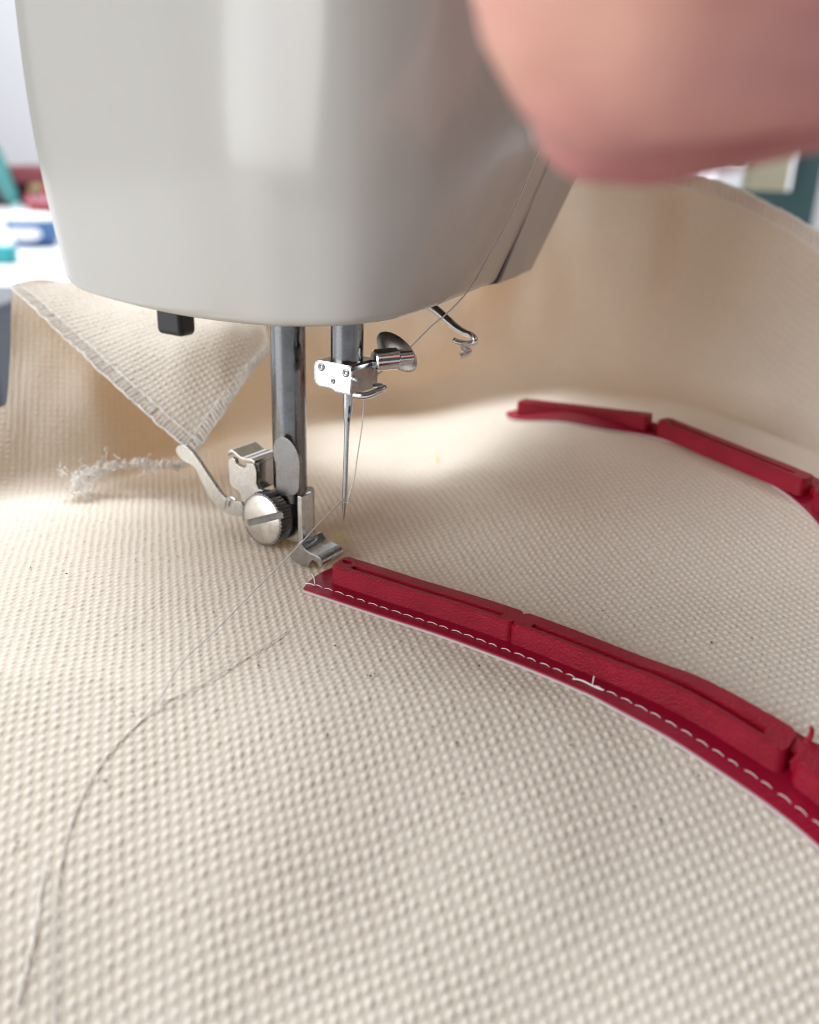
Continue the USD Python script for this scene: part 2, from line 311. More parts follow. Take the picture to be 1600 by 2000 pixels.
# ------------------------------------------------------------------ folded-over corner of a second canvas layer, left
A, B, Cc, D = at(18, 562, 206), at(380, 893, 192), at(530, 676, 214), at(480, 470, 258)
D[2] = min(D[2], 41)
n_ = 330
uu, vv = np.meshgrid(np.linspace(0, 1, n_), np.linspace(0, 1, n_), indexing='ij')   # u along A->B, v along A->D
Pf = ((1 - uu) * (1 - vv))[..., None] * A + (uu * (1 - vv))[..., None] * B + (uu * vv)[..., None] * Cc + ((1 - uu) * vv)[..., None] * D
nf = np.cross(B - A, D - A); nf /= np.linalg.norm(nf); nf = nf if nf[1] < 0 else -nf
Pf = Pf + nf * (4.0 * np.sin(math.pi * uu * .9) * np.sin(math.pi * vv))[..., None] + nf * ((meshkit.fbm(np.stack([uu * 3, vv * 3, 0 * uu], -1), 2, 5) - .5) * 1.6)[..., None]
e1 = (Cc - A) / np.linalg.norm(Cc - A); e2_ = np.cross(nf, e1)
af = (Pf - A) @ e1; bf = (Pf - A) @ e2_
Pd = Pf + nf * (.75 * weave(af / PW, bf / PF, 40))[..., None]
FL = thing('canvas_corner', 'hanging triangular corner of cream canvas with white overlocked edges left of the bar', 'cloth', B)
part(FL, 'canvas_sheet', (Pd.reshape(-1, 3), gridfaces(n_, n_)), CANVAS, smooth=True, yarn_shade=weave(af / PW, bf / PF, 40, want_warp=True))
e_ab = Pf[:, 0]; in_ab = (Pf[:, 22] - Pf[:, 0]); in_ab /= np.linalg.norm(in_ab, axis=1)[:, None]
e_bc = Pf[-1, :]; in_bc = (Pf[-23, :] - Pf[-1, :]); in_bc /= np.linalg.norm(in_bc, axis=1)[:, None]
part(FL, 'overlock_stitching', ladder(e_ab + nf * .25, in_ab, 1.05, 3.0, .14, .22), THREAD, smooth=True, kind='stuff')
part(FL, 'overlock_stitching', ladder(e_bc + nf * .25, in_bc, 1.05, 3.0, .14, .22), THREAD, smooth=True, kind='stuff')
# loose overlock chain at the tip
base_pts = [at(385, 893, 199), at(330, 908, 197), at(270, 905, 196), at(215, 912, 195), at(170, 930, 194), at(150, 955, 192)]
cp = spline(base_pts, 150); ch = []
for q in range(5):
    th = np.linspace(0, 2 * math.pi * (9 + 3 * q), 150) + q * 1.7; rr = .8 + .7 * np.sin(th * .37 + q) + .9 * smoothstep(105, 149, np.arange(150))
    ch.append(tube(spline(cp + np.stack([.5 * rr * np.cos(th), rr * np.sin(th) * .8, rr * np.cos(th + .8)], -1) + RNG.normal(0, .13, (150, 3)), 420), .12, 5))
for q in range(60):
    c = at(RNG.uniform(130, 190), RNG.uniform(922, 978), 193 + RNG.uniform(-2, 2)) if q < 36 else cp[int(RNG.integers(5, 140))] + RNG.normal(0, .5, 3); o = RNG.normal(0, 1.1, (6, 3))
    ch.append(tube(spline(c + np.cumsum(o, 0) * .6, 24), .07, 4))
part(FL, 'thread_tail', cat_(ch), THREAD, smooth=True)

# ------------------------------------------------------------------ sewing machine
TH = math.radians(32)
N1 = np.array([-math.sin(TH), -math.cos(TH), 0.0]); E2 = np.array([math.cos(TH), -math.sin(TH), 0.0]); AWAY = -N1
SM = thing('sewing_machine', 'cream sewing machine head with chrome presser foot and needle above the cloth', 'sewing machine', (-20, 160, 0))
# shell: lofted between its lower and upper edges
bot_px = [(130, 548, 190), (142, 561, 187), (215, 586, 177), (300, 608, 167), (430, 631, 155), (560, 642, 147), (680, 640, 144), (770, 629, 146), (830, 613, 150), (870, 598, 155), (912, 580, 164), (955, 560, 176)]
top_px = [(14, -90, 170), (30, -90, 167), (112, -90, 157), (208, -90, 147), (360, -90, 135), (530, -90, 127), (690, -90, 124), (835, -90, 126), (930, -90, 130), (1010, -90, 135), (1100, -90, 144), (1205, -90, 157)]
pb = np.array([at(*p) for p in bot_px]); pt = np.array([at(*p) for p in top_px])
tt = np.linspace(0, 1, len(pb)); ts = np.r_[np.linspace(0, tt[1], 10)[:-1], np.linspace(tt[1], 1, 110)]
pbs, pts_ = PchipInterpolator(tt, pb)(ts), PchipInterpolator(tt, pt)(ts)
# close the ring behind
back_b = np.array([pbs[-1] + AWAY * 2, pbs[0] + AWAY * 55 + E2 * 70, pbs[0] + AWAY * 55 + E2 * 6, pbs[0] + AWAY * 6 + E2 * 1.2])
back_t = np.array([pts_[-1] + AWAY * 2, pts_[0] + AWAY * 55 + E2 * 76, pts_[0] + AWAY * 55 + E2 * 6, pts_[0] + AWAY * 6 + E2 * 1.2])
ringb = np.vstack([pbs, back_b]); ringt = np.vstack([pts_, back_t]); nR = len(ringb)
def shell(ringb, ringt, bulge, rim=2.2):
    cb = ringb.mean(0); rows = []
    ctr = cb + (cb - cb)
    def inset(R, d):
        v = ctr - R; v[:, 2] = 0; L = np.linalg.norm(v, axis=1)[:, None]; return R + v / L * d
    upv = (ringt - ringb); L = np.linalg.norm(upv, axis=1)[:, None]; uh = upv / L
    rows.append(inset(ringb + uh * 1.6, rim * 1.9)); rows.append(inset(ringb.copy(), rim * 1.5))
    for f_ in np.linspace(0, 1, 8)[1:]:
        q = f_ * math.pi / 2
        rows.append(inset(ringb + uh * rim * (1 - math.cos(q)) * 1.0, rim * (1 - math.sin(q))))
    for f_ in np.linspace(0.04, 1, 26):
        P = ringb + upv * (f_ + (rim / L) * (1 - f_)); out = inset(P, -bulge * math.sin(math.pi * min(f_ * 1.1, 1)))
        rows.append(out)
    R = np.array(rows); n = R.shape[1]; v = R.reshape(-1, 3); f = []
    k = len(rows)
    for i in range(k - 1):
        a_ = np.arange(n); b_ = (a_ + 1) % n
        f += [np.c_[i * n + a_, i * n + b_, (i + 1) * n + b_], np.c_[i * n + a_, (i + 1) * n + b_, (i + 1) * n + a_]]
    v = np.vstack([v, R[0].mean(0), R[-1].mean(0)]); a_ = np.arange(n); b_ = (a_ + 1) % n
    f += [np.c_[np.full(n, k * n), b_, a_], np.c_[np.full(n, k * n + 1), (k - 1) * n + a_, (k - 1) * n + b_]]
    return trimesh.Trimesh(v, np.vstack(f), process=False)
EC = part(SM, 'end_cover', shell(ringb, ringt, 2.0), SHELL, smooth=50)
# front housing beyond the seam, with the dark thread slot between
g0b, g0t = at(974, 556, 182.5), at(1226, -90, 163.5)
g1b, g1t = at(1036, 531, 197), at(1330, -90, 178)
hb = np.array([g0b, (g0b + g1b) / 2 + E2 * .5, g1b, g1b + AWAY * 4 - E2 * 4, g1b + AWAY * 6 - E2 * 40, g0b - E2 * 40]); hb[3:, 2] += 1
ht_ = np.array([g0t, (g0t + g1t) / 2 + E2 * .5, g1t, g1t + AWAY * 4 - E2 * 4, g1t + AWAY * 6 - E2 * 40, g0t - E2 * 40])
def dens(R, n=8): return np.vstack([np.linspace(R[i], R[(i + 1) % len(R)], n, endpoint=False) for i in range(len(R))])
part(SM, 'front_housing', shell(dens(hb), dens(ht_), .3, 1.0), SHELL, smooth=40)
sb, st = pbs[-1] + N1 * 1.0 - E2 * 1.2, pts_[-1] + N1 * 1.0 - E2 * 1.2
sl = trimesh.convex.convex_hull(np.array([sb, sb + AWAY * 7, sb + AWAY * 7 - E2 * 6, sb - E2 * 6, st, st + AWAY * 7, st + AWAY * 7 - E2 * 6, st - E2 * 6]))
part(SM, 'thread_slot', sl, DARK, smooth=False)
# arm running back from the top of the head, and the dark underside plate
ar = bevelbox(62, 190, 60, 9); ar.apply_transform(frame([0, 0, 1], [0, 0, 0]))
M = np.eye(4); M[:3, 0] = E2; M[:3, 1] = AWAY; M[:3, 2] = [0, 0, 1]; M[:3, 3] = g1b + AWAY * 90 - E2 * 34 + np.array([0, 0, 118 - g1b[2]])
ar.apply_transform(M); part(SM, 'arm', ar, SHELL)
ub = trimesh.creation.extrude_polygon(Polygon([(p[0], p[1]) for p in ringb]).buffer(-4), 2); ub.apply_translation((0, 0, 47.5))
part(SM, 'underside_plate', ub, DARK, smooth=False)
# black buttonhole lever under the cover
q = at(344, 634, 176); bl = bevelbox(6.9, 4.6, 9, 1.1); M = frame([0, 0, 1], q + np.array([0, 0, 2.6])); M[:3, 0] = E2; M[:3, 1] = AWAY
bl.apply_transform(M); part(SM, 'buttonhole_lever', bl, BLACK)
# bars
QB = np.array([-22.3, 160.0, 0])
def bar_at(px, py, y0): r_ = ray(px, py); return EYE + r_ * (y0 / r_[1])
PB = bar_at(564, 760, 161.0)
PBAR = part(SM, 'presser_bar', cyl((PB[0], PB[1], 9), (PB[0], PB[1], 62), 3.28, 64), STEEL, smooth=40)
NB = bar_at(678, 672, 155.0)
part(SM, 'needle_bar', cyl((NB[0], NB[1], 36.2), (NB[0], NB[1], 62), 2.92, 64), STEEL, smooth=40)

def plate(pxs, q, thick, n=N1, scale=None, holes=()):
    """a flat piece cut to an outline in the plane through q facing n, thick mm deep"""
    n = np.asarray(n, float) / np.linalg.norm(n); h = np.cross([0, 0, 1.0], n); h /= np.linalg.norm(h); h = h if h @ RIGHT > 0 else -h; v = np.cross(n, h); v = v if v[2] > 0 else -v
    def loc(ps): return [((onto(*p, q, n) - q) @ h, (onto(*p, q, n) - q) @ v) for p in ps]
    po = Polygon(loc(pxs)).buffer(0)
    po = po.buffer(.2).buffer(-.4).buffer(.2)
    for hh in holes: po = po.difference(Polygon(loc(hh)))
    if po.geom_type != 'Polygon': po = max(po.geoms, key=lambda g: g.area)
    e = trimesh.creation.extrude_polygon(po, thick); M = np.eye(4); M[:3, 0] = h; M[:3, 1] = v; M[:3, 2] = -n; M[:3, 3] = q
    if np.linalg.det(M[:3, :3]) < 0: M[:3, 1] = v; e.invert()
    e.apply_transform(M); return e
def Zf(*pts): return [(330 + a_ / 4.571, 840 + b_ / 4.571) for a_, b_ in pts]      # measured on an enlargement of the foot
def Zc(*pts): return [(600 + a_ / 4.706, 630 + b_ / 4.706) for a_, b_ in pts]      # and of the needle clamp
def chaikin(pts, k=2):
    P = np.array(pts, float)
    for _ in range(k):
        Q = np.roll(P, -1, axis=0); P = np.stack([.75 * P + .25 * Q, .25 * P + .75 * Q], 1).reshape(-1, 2)
    return P.tolist()
def smoothpoly(pts, n=90):
    pts = np.array(list(pts) + [pts[0]]); d = np.r_[0, np.cumsum(np.linalg.norm(np.diff(pts, axis=0), axis=1))]
    return CubicSpline(d, pts, bc_type='periodic')(np.linspace(0, d[-1], n, endpoint=False)).tolist()

# presser foot: ankle plate (with the sole bent out of it), clamp block, lever, fin, screw
qf = np.array([PB[0], PB[1], 10.0]) + N1 * 3.6
sole = [(1172, 1000), (1200, 1050), (1240, 1088), (1290, 1112), (1335, 1132), (1366, 1160), (1376, 1200), (1348, 1244), (1328, 1195), (1300, 1162), (1265, 1165), (1243, 1228), (1170, 1208), (1105, 1166), (1084, 1112), (1106, 1062), (1150, 1008)]
PF_ = part(SM, 'presser_foot', plate(chaikin(Zf(*sole)), qf + N1 * 5.3, 6.4), FOOTSTEEL, smooth=30)
part(PF_, 'ankle', plate(Zf((1050, 560), (1170, 600), (1170, 860), (1100, 870), (1040, 1000), (1030, 900)), qf + AWAY * 2.2, 1.2), DARKSTEEL, smooth=30)
part(PF_, 'ankle', plate(Zf((1030, 900), (1175, 850), (1178, 1000), (1030, 985)), qf + AWAY * .6, 1.0), CHROME_WORN, smooth=30)
part(PF_, 'ankle', plate(Zf((850, 560), (1060, 560), (1060, 960), (850, 960)), qf + AWAY * 1.2, 4.0), DARKSTEEL, smooth=30)
blk = Zf((530, 262), (560, 245), (590, 262), (600, 300), (625, 322), (660, 335), (690, 330), (695, 296), (750, 300), (768, 330), (780, 380), (778, 480), (800, 530), (860, 545), (860, 640), (650, 640), (640, 580), (620, 550), (560, 505), (543, 470), (540, 400))
CB = part(PF_, 'clamp_block', plate(blk, qf - E2 * .5 + N1 * .6, .9), CHROME_WORN, smooth=30)
part(PF_, 'clamp_block', plate(Zf((756, 284), (800, 290), (800, 545), (770, 545), (774, 400), (760, 330)), qf - E2 * .5 + AWAY * .35, 6.4), CHROME, smooth=30)
lip = spline([at_ for at_ in [onto(*Zf((530, 205))[0], qf - E2 * .5 + N1 * .6, N1), onto(*Zf((552, 175))[0], qf - E2 * .5 + N1 * .6, N1), onto(*Zf((600, 205))[0], qf - E2 * .5 + N1 * .6, N1), onto(*Zf((640, 238))[0], qf - E2 * .5 + N1 * .6, N1), onto(*Zf((700, 252))[0], qf - E2 * .5 + N1 * .6, N1), onto(*Zf((765, 280))[0], qf - E2 * .5 + N1 * .6, N1)]], 30)
tv = np.vstack([np.stack([lip, lip + AWAY * 6.8], 1).reshape(-1, 3)]); tv2 = tv - np.array([0, 0, .55])
nn = len(lip); fs = gridfaces(nn, 2); rim = []
vt = np.vstack([tv, tv2]); fs = np.vstack([fs, fs[:, ::-1] + 2 * nn])
for i in range(nn - 1):
    for o in (0, 1):
        p_, q_ = 2 * i + o, 2 * i + 2 + o; fs = np.vstack([fs, [[p_, q_, q_ + 2 * nn], [p_, q_ + 2 * nn, p_ + 2 * nn]]])
for i in (0, nn - 1): fs = np.vstack([fs, [[2 * i, 2 * i + 1, 2 * i + 1 + 2 * nn], [2 * i, 2 * i + 1 + 2 * nn, 2 * i + 2 * nn]]])
part(PF_, 'block_top', (vt, fs), CHROME, smooth=40)
lev = Zf((58, 178), (70, 145), (105, 128), (145, 140), (185, 175), (240, 240), (300, 330), (360, 420), (420, 510), (470, 580), (510, 615), (560, 632), (660, 640), (660, 768), (600, 770), (520, 745), (450, 700), (390, 640), (345, 570), (300, 480), (262, 400), (235, 340), (200, 310), (130, 280), (80, 225))
part(PF_, 'lever', plate(chaikin(lev), qf - E2 * 1.0 + N1 * .2, .9), CHROME_WORN, smooth=30)
hk = [onto(*p, qf + N1 * .9, N1) for p in Zf((495, 700), (505, 640), (540, 600), (575, 605), (600, 630))]
part(PF_, 'spring_wire', tube(spline(hk, 24), .28, 8), CHROME, smooth=True)
fin = Zf((985, 60), (1040, 64), (1095, 110), (1145, 190), (1168, 290), (1165, 400), (1160, 590), (955, 590), (962, 450), (958, 310), (935, 250), (928, 160), (945, 90))
part(PF_, 'bar_fin', plate(chaikin(fin), np.array([PB[0], PB[1], 0]) + N1 * 3.9, .8), DARKSTEEL, smooth=30)
side = plate(Zf((1160, 600), (1240, 508), (1290, 512), (1300, 540), (1302, 910), (1175, 1000)), qf + E2 * 1.2 + N1 * .2, .9, n=np.array([.62, -.78, 0]))
part(PF_, 'ankle', side, FOOTSTEEL, smooth=30)
part(PF_, 'neck', plate(Zf((1148, 588), (1184, 600), (1194, 1000), (1245, 1088), (1180, 1075), (1155, 1000)), qf + N1 * 1.6, 3.4), CHROME_WORN, smooth=30)
# knurled screw with slotted domed head
sc = onto(*Zf((828, 800))[0], qf + N1 * 3.0, N1); ax = N1 * .995 + np.array([-.08, 0, .06]); ax /= np.linalg.norm(ax)
rs = 4.55; nk = 44; aa = np.linspace(0, 2 * math.pi, nk * 4, endpoint=False); rk = rs + .15 * np.sign(np.cos(aa * nk)) * np.abs(np.cos(aa * nk)) ** .6
kn = trimesh.creation.extrude_polygon(Polygon(np.c_[rk * np.cos(aa), rk * np.sin(aa)]), 2.5); kn.apply_translation((0, 0, -2.5))
prof = [(0, .55), (2.2, .45), (3.6, .22), (4.15, .02), (4.3, -.2), (4.3, -.6), (0, -.6)]
dome_ = trimesh.creation.revolve(np.array(prof[::-1]), sections=72)
cut = m3.Manifold.cube([12, 1.15, 3], True).translate([0, 0, 1.5 - .75])
M = frame(ax, sc); axx = E2 * math.cos(math.radians(24)) + np.array([0, 0, 1]) * math.sin(math.radians(24)); axx -= ax * (axx @ ax); axx /= np.linalg.norm(axx)
M[:3, 0] = axx; M[:3, 1] = np.cross(ax, axx)
dm_ = tm(man(dome_) - cut); knm = tm(man(kn) - cut.translate([0, 0, .0]))
dm_.apply_scale(1.15); knm.apply_scale(1.15); dm_.apply_transform(M); knm.apply_transform(M)
SC = part(PF_, 'clamp_screw', knm, DARKSTEEL, smooth=20)
part(PF_, 'screw_head', dm_, SCREW, smooth=30)
part(PF_, 'screw_shank', cyl(sc + AWAY * 2.4, sc + AWAY * 7, 2.2, 32), DARKSTEEL)

# needle clamp
qc = np.array([NB[0], NB[1], 36.0]) + N1 * 3.9
cf = Zc((62, 400), (72, 360), (100, 342), (250, 368), (385, 396), (412, 412), (420, 450), (412, 560), (404, 672), (330, 655), (262, 640), (225, 610), (190, 600), (110, 585), (78, 560), (64, 520))
box_c = plate(cf, qc, 7.8)
NC_ = part(SM, 'needle_clamp', box_c, FOOTSTEEL, smooth=30)
part(NC_, 'clamp_face', plate([tuple(np.array(p) * .93 + np.array(Zc((240, 500))[0]) * .07) for p in cf], qc + N1 * .35, .4), CHROME, smooth=30)
for (zx, zy) in ((130, 408), (355, 465), (237, 540)):
    c = onto(*Zc((zx, zy))[0], qc + N1 * .4, N1); r_ = .72 if zy < 500 else .45
    tor = trimesh.creation.revolve(np.array([(r_ * .35, -.02), (r_ * .35, .05), (r_ * .7, .12), (r_, .02), (r_, -.02)]), sections=28); tor.apply_transform(frame(N1, c)); part(NC_, 'punch_mark', tor, DARKSTEEL)
sdir = AWAY * .80 + E2 * .58 + np.array([0, 0, .02]); sdir /= np.linalg.norm(sdir)
s0 = onto(*Zc((610, 345))[0], qc + AWAY * 5.5, N1); 
part(NC_, 'clamp_screw', cat_([cyl(s0, s0 + sdir * 4.6, 1.95, 40, chamfer=.3), cyl(s0 + sdir * 4.6, s0 + sdir * 7.2, 1.3, 32)]), CHROME, smooth=30)
hc = onto(*Zc((822, 268))[0], s0 + sdir * 7.0, N1)
el = trimesh.creation.icosphere(4, 1.0); el.apply_scale((4.9, 2.5, .95))
ex = at(*Zc((980, 400))[0], 165) - at(*Zc((650, 130))[0], 165); ez = N1 * .85 + E2 * .12 + np.array([0, 0, .22]); ez /= np.linalg.norm(ez); ex -= ez * (ex @ ez); ex /= np.linalg.norm(ex)
M = np.eye(4); M[:3, 0] = ex; M[:3, 1] = np.cross(ez, ex); M[:3, 2] = ez; M[:3, 3] = hc; el.apply_transform(M)
part(NC_, 'thumb_head', el, SCREW, smooth=True)
gl = [onto(*p, qc + AWAY * d_, N1) for p, d_ in zip(Zc((430, 665), (500, 672), (560, 668), (640, 635), (705, 605), (690, 588), (620, 592)), (0.2, .3, .8, 1.8, 3, 4, 4.6))]
gw = tube(spline(gl, 40), .62, 10); part(NC_, 'thread_loop', gw, CHROME, smooth=True)
# needle
nt = bar_at(671.5, 1021, 154.0); nt_top = bar_at(680, 770, 155.0)
ax_ = nt_top - nt; Ln = np.linalg.norm(ax_)
prof = [(0.0, 0), (.10, .7), (.36, 3.0), (.46, 5.5), (.46, 17), (.50, 19), (.78, 21.5), (.92, 22.6), (.95, Ln + .4), (0, Ln + .4)]
nd = trimesh.creation.revolve(np.array(prof), sections=32); nd.apply_transform(frame(ax_, nt)); NDL = part(SM, 'needle', nd, NEEDLE, smooth=30)
an = ax_ / Ln
bm = simple('needle_mark', (.015, .02, .09), .35); c_ = nt + an * 22.2 + E2 * .62 + N1 * .35
part(NDL, 'colour_mark', bevelbox(.5, .5, 1.5, .2, c_), bm); part(NDL, 'colour_mark', bevelbox(.4, .4, .8, .18, c_ - an * 1.9 - E2 * .1), bm)
# bent thread guide under the cover
gg = [onto(*p, np.array(at(900, 640, 168)) + AWAY * d_, N1) for p, d_ in zip(Zc((1105, -170), (1340, 20), (1480, 105), (1535, 140), (1545, 170), (1500, 190), (1440, 190), (1385, 178), (1345, 160)), (4, 2, .6, 0, 0, -.3, -1.2, -1.8, -2))]
g2 = [onto(*p, np.array(at(900, 640, 168)) + AWAY * d_, N1) for p, d_ in zip(Zc((1385, 190), (1430, 210), (1445, 245), (1490, 262), (1480, 280), (1440, 300), (1405, 310)), (-1.6, -.8, -.2, .4, .2, -.6, -1.2))]
TG = part(SM, 'thread_guide', tube(spline(gg, 70), np.interp(np.linspace(0, 1, 70), [0, .4, .6, 1], [.95, .8, .62, .55]), 12), CHROME, smooth=True)
part(TG, 'guide_curl', tube(spline(g2, 50), .55, 12), CHROME, smooth=True)

# ------------------------------------------------------------------ threads
def wob(P, amp, seed): 
    P = np.asarray(P); t_ = np.linspace(0, 1, len(P))[:, None] * 12
    return P + amp * (np.concatenate([meshkit.noise(np.concatenate([t_, 0 * t_ + c * 3.3, 0 * t_ + seed], 1))[:, None] for c in range(3)], 1) - .5)
eye_ = nt + an * 4.2
up1 = [at(1085, 120, 90), at(1062, 275, 158), at(1050, 300, 160), at(1000, 420, 162), at(955, 500, 162), at(905, 580, 157), at(862, 622, 157.5)]
p_seg = [at(862, 622, 157.5), at(790, 690, 158.5), at(715, 752, 159.5), gl[3] + np.array([0, 0, .7])]
pA = spline(up1, 60); pB = np.vstack([p_seg[0], at(830, 650, 158), p_seg[1], at(745, 726, 160), at(716, 750, 159.5)])
pC = spline([at(714, 752, 159.5), at(711, 790, 160.0), at(706, 840, 160.5), at(697, 900, 161), at(688, 950, 161.5), at(681, 975, 162), eye_ + E2 * .5, eye_ + N1 * .4 - E2 * .3], 40)
pD = spline([eye_ + N1 * .4 - E2 * .3, at(660, 985, 157), at(620, 1025, 152), at(580, 1070, 148), at(500, 1150, 141), at(400, 1250, 132), at(345, 1308, 126), clothpt(300, 1385, .32) + np.array([0, 0, .3]), clothpt(230, 1450, .32), clothpt(165, 1545, .32), clothpt(130, 1640, .32), clothpt(112, 1740, .32), clothpt(106, 1850, .32), clothpt(108, 2030, .32)], 160)
up = wob(np.vstack([pA, spline(pB, 30)[1:], pC[1:], pD[1:]]), .18, 3)
ST = thing('sewing_thread', 'white sewing thread running from the hand through the needle and onto the cloth', 'thread', nt)
part(ST, 'thread', tube(up, np.interp(np.arange(len(up)), [0, 60, 130, len(up) - 60, len(up)], [.15, .14, .115, .09, .08]), 7), SEWTHREAD, smooth=True)
lt = np.array([clothpt(*p, .32) for p in [(560, 1232), (500, 1275), (450, 1305), (400, 1335), (340, 1362), (310, 1378)]] )
lt2 = np.array([clothpt(*p, .32) for p in [(92, 1690), (78, 1760), (62, 1850), (30, 1960)]])
single('loose_thread', tube(wob(spline(lt, 60), .3, 8), .07, 6), GREYTHREAD, 'fine grey loose thread lying on the cloth left of the red strip', 'thread', smooth=True)
single('loose_thread', tube(wob(spline(lt2, 40), .4, 9), .12, 6), THREAD, 'short pale loose thread end at the lower left of the cloth', 'thread', smooth=True)

# ------------------------------------------------------------------ red jointed strips
def strip(name, label, front, block_t, Wd, lift, fx, stitch, flip=False, end_taper=True, extras=True):
    """front: points of the front tape edge on the cloth; block_t: (start, end) of each block along it in mm"""
    front = np.asarray(front)[:, :2]; d = np.r_[0, np.cumsum(np.linalg.norm(np.diff(front, axis=0), axis=1))]
    cs = CubicSpline(d, front); L = d[-1]; tt = np.linspace(0, L, 260); c = cs(tt); tg = cs(tt, 1); tg /= np.linalg.norm(tg, axis=1)[:, None]
    nr = np.c_[-tg[:, 1], tg[:, 0]]           # towards the back edge
    root = thing(name, label, 'rubber strip', (c[0][0], c[0][1], float(cloth_z(*c[0]))))
    def sheet(w0, w1, dz, th, t0=0.0, round_=True):
        kk = 15; W = np.linspace(0, 1, kk); m_ = tt >= t0; ct, nt_, tgt = c[m_], nr[m_], tg[m_]; P = []
        for q, w_ in enumerate(W):
            off = w0 + (w1 - w0) * w_
            P.append(ct + nt_ * off)
        P = np.array(P).transpose(1, 0, 2)
        if round_:   # slanted, rounded free end
            sh = 1.1 * (1 - 2 * W) ** 2
            P += tgt[:, None, :] * (sh[None, :, None] * np.exp(-(tt[m_] / 5.0))[:, None, None])
        Z = cloth_z(P[..., 0], P[..., 1]) + .36 + dz
        top = np.concatenate([P, Z[..., None]], -1).reshape(-1, 3); bo = top - np.array([0, 0, th]); n0, n1 = P.shape[:2]
        f0 = gridfaces(n0, n1); f = np.vstack([f0, f0[:, ::-1] + len(top)])
        edge = np.r_[np.arange(n1), np.arange(1, n0) * n1 + n1 - 1, (n0 - 1) * n1 + np.arange(n1 - 2, -1, -1), np.arange(n0 - 2, 0, -1) * n1]
        e2 = np.roll(edge, -1); o = len(top)
        f = np.vstack([f, np.c_[edge, e2, e2 + o], np.c_[edge, e2 + o, edge + o]])
        return trimesh.Trimesh(np.vstack([top, bo]), f, process=True)
    part(root, 'backing', sheet(-.28, Wd + .2, .24, .4), BACKING, smooth=30)
    part(root, 'tape', sheet(0, Wd, .55, .45), TAPE, smooth=30)
    bw, bh, inset = 5.0, lift, fx
    for bi, (t0, t1) in enumerate(block_t):
        p0, p1 = cs(t0), cs(t1); dirv = (p1 - p0) / np.linalg.norm(p1 - p0); nv = np.array([-dirv[1], dirv[0]])
        p0 = p0 + nv * (inset + bw / 2); p1 = p1 + nv * (inset + bw / 2); Lb = np.linalg.norm(p1 - p0)
        def rr(x0, x1, w_, r_): return m3.CrossSection([np.array(sbox(x0, -w_ / 2, x1, w_ / 2).buffer(-r_).buffer(r_, quad_segs=8).exterior.coords)[:-1]], m3.FillRule.NonZero)
        r_a = 1.3
        body = rr(0, Lb, bw, r_a).extrude(bh - .35, 0, 0, (1 - .35 / Lb, .93))
        body = body + rr(.3, Lb - .3, bw * .90, 1.2).extrude(bh)
        slot_y = -.75
        body = body - m3.Manifold.cube([Lb - 6.6, 1.25, 2.4]).translate([3.8 if bi == 0 else 3.2, slot_y - .62, bh - 1.5])
        if bi == 0: body = body - m3.Manifold.cylinder(2.4, .62, .62, 20).scale([1.7, 1, 1]).translate([1.9, .35, bh - 1.2])
        body = body.refine_to_length(.5)
        b_ = tm(body); v = b_.vertices.copy(); v[:, :2] += 0.05 * (np.stack([meshkit.fbm(v / .9, 2, 31 + bi), meshkit.fbm(v / .9, 2, 41 + bi)], -1) - .5)
        v[:, 2] += .10 * (meshkit.fbm(v / 1.1, 3, 51 + bi) - .5) * (v[:, 2] > .5)
        # gentle sag with the cloth
        wx = p0[0] + dirv[0] * v[:, 0] + nv[0] * v[:, 1]; wy = p0[1] + dirv[1] * v[:, 0] + nv[1] * v[:, 1]
        za, zb_ = float(cloth_z(*p0)), float(cloth_z(*p1))
        wz = v[:, 2] + .82 + za + (zb_ - za) * v[:, 0] / Lb
        if extras:      # the rubber bends with the tape it sits on
            sp = np.clip(t0 + (t1 - t0) * v[:, 0] / Lb, 0, L); c0 = cs(sp); g0 = cs(sp, 1); g0 /= np.linalg.norm(g0, axis=1)[:, None]
            w_ = inset + bw / 2 + v[:, 1]; wx = c0[:, 0] - g0[:, 1] * w_; wy = c0[:, 1] + g0[:, 0] * w_
            wz = v[:, 2] + .82 + cloth_z(wx, wy)
        part(root, 'block', trimesh.Trimesh(np.c_[wx, wy, wz], b_.faces, process=False), RED, smooth=28)
    for (ta, tb_), (tc, td) in zip(block_t[:-1], block_t[1:]):
        pts = []
        for q_ in np.linspace(tb_ - 3, tc + 3, 8):
            p = cs(q_); g_ = cs(q_, 1); g_ /= np.linalg.norm(g_); p = p + np.array([-g_[1], g_[0]]) * (inset + bw * .76); pts.append(np.r_[p, float(cloth_z(*p)) + (bh - .75 if extras else 1.4)])
        part(root, 'web', tube(spline(pts, 20), 1.15, 12), RED, smooth=True)
    if extras and len(block_t) > 2:         # torn rubber whiskers at the second joint
        p = cs(block_t[1][1] + .9); g_ = cs(block_t[1][1] + .9, 1); g_ /= np.linalg.norm(g_); nv = np.array([-g_[1], g_[0]]); p = p + nv * (inset + bw * .86); q0 = np.r_[p, float(cloth_z(*p)) + bh + .3]
        part(root, 'torn_web', cat_([tube(spline([q0 + np.array([0, 0, -3.5]), q0, q0 + np.array([.5, .3, 1.2]), q0 + np.array([.2, .2, 2.3])], 12), np.linspace(.75, .28, 12), 8),
             tube(spline([q0 + np.array([-1.8, -1.6, -2.6]), q0 + np.array([-.6, -.7, -1.2]), q0 + np.array([1.0, .1, -.9])], 12), np.linspace(.9, .5, 12), 8), sphere(q0 + np.array([-1.2, -1.9, -2.6]), 1.25, 2)]), RED, smooth=True)
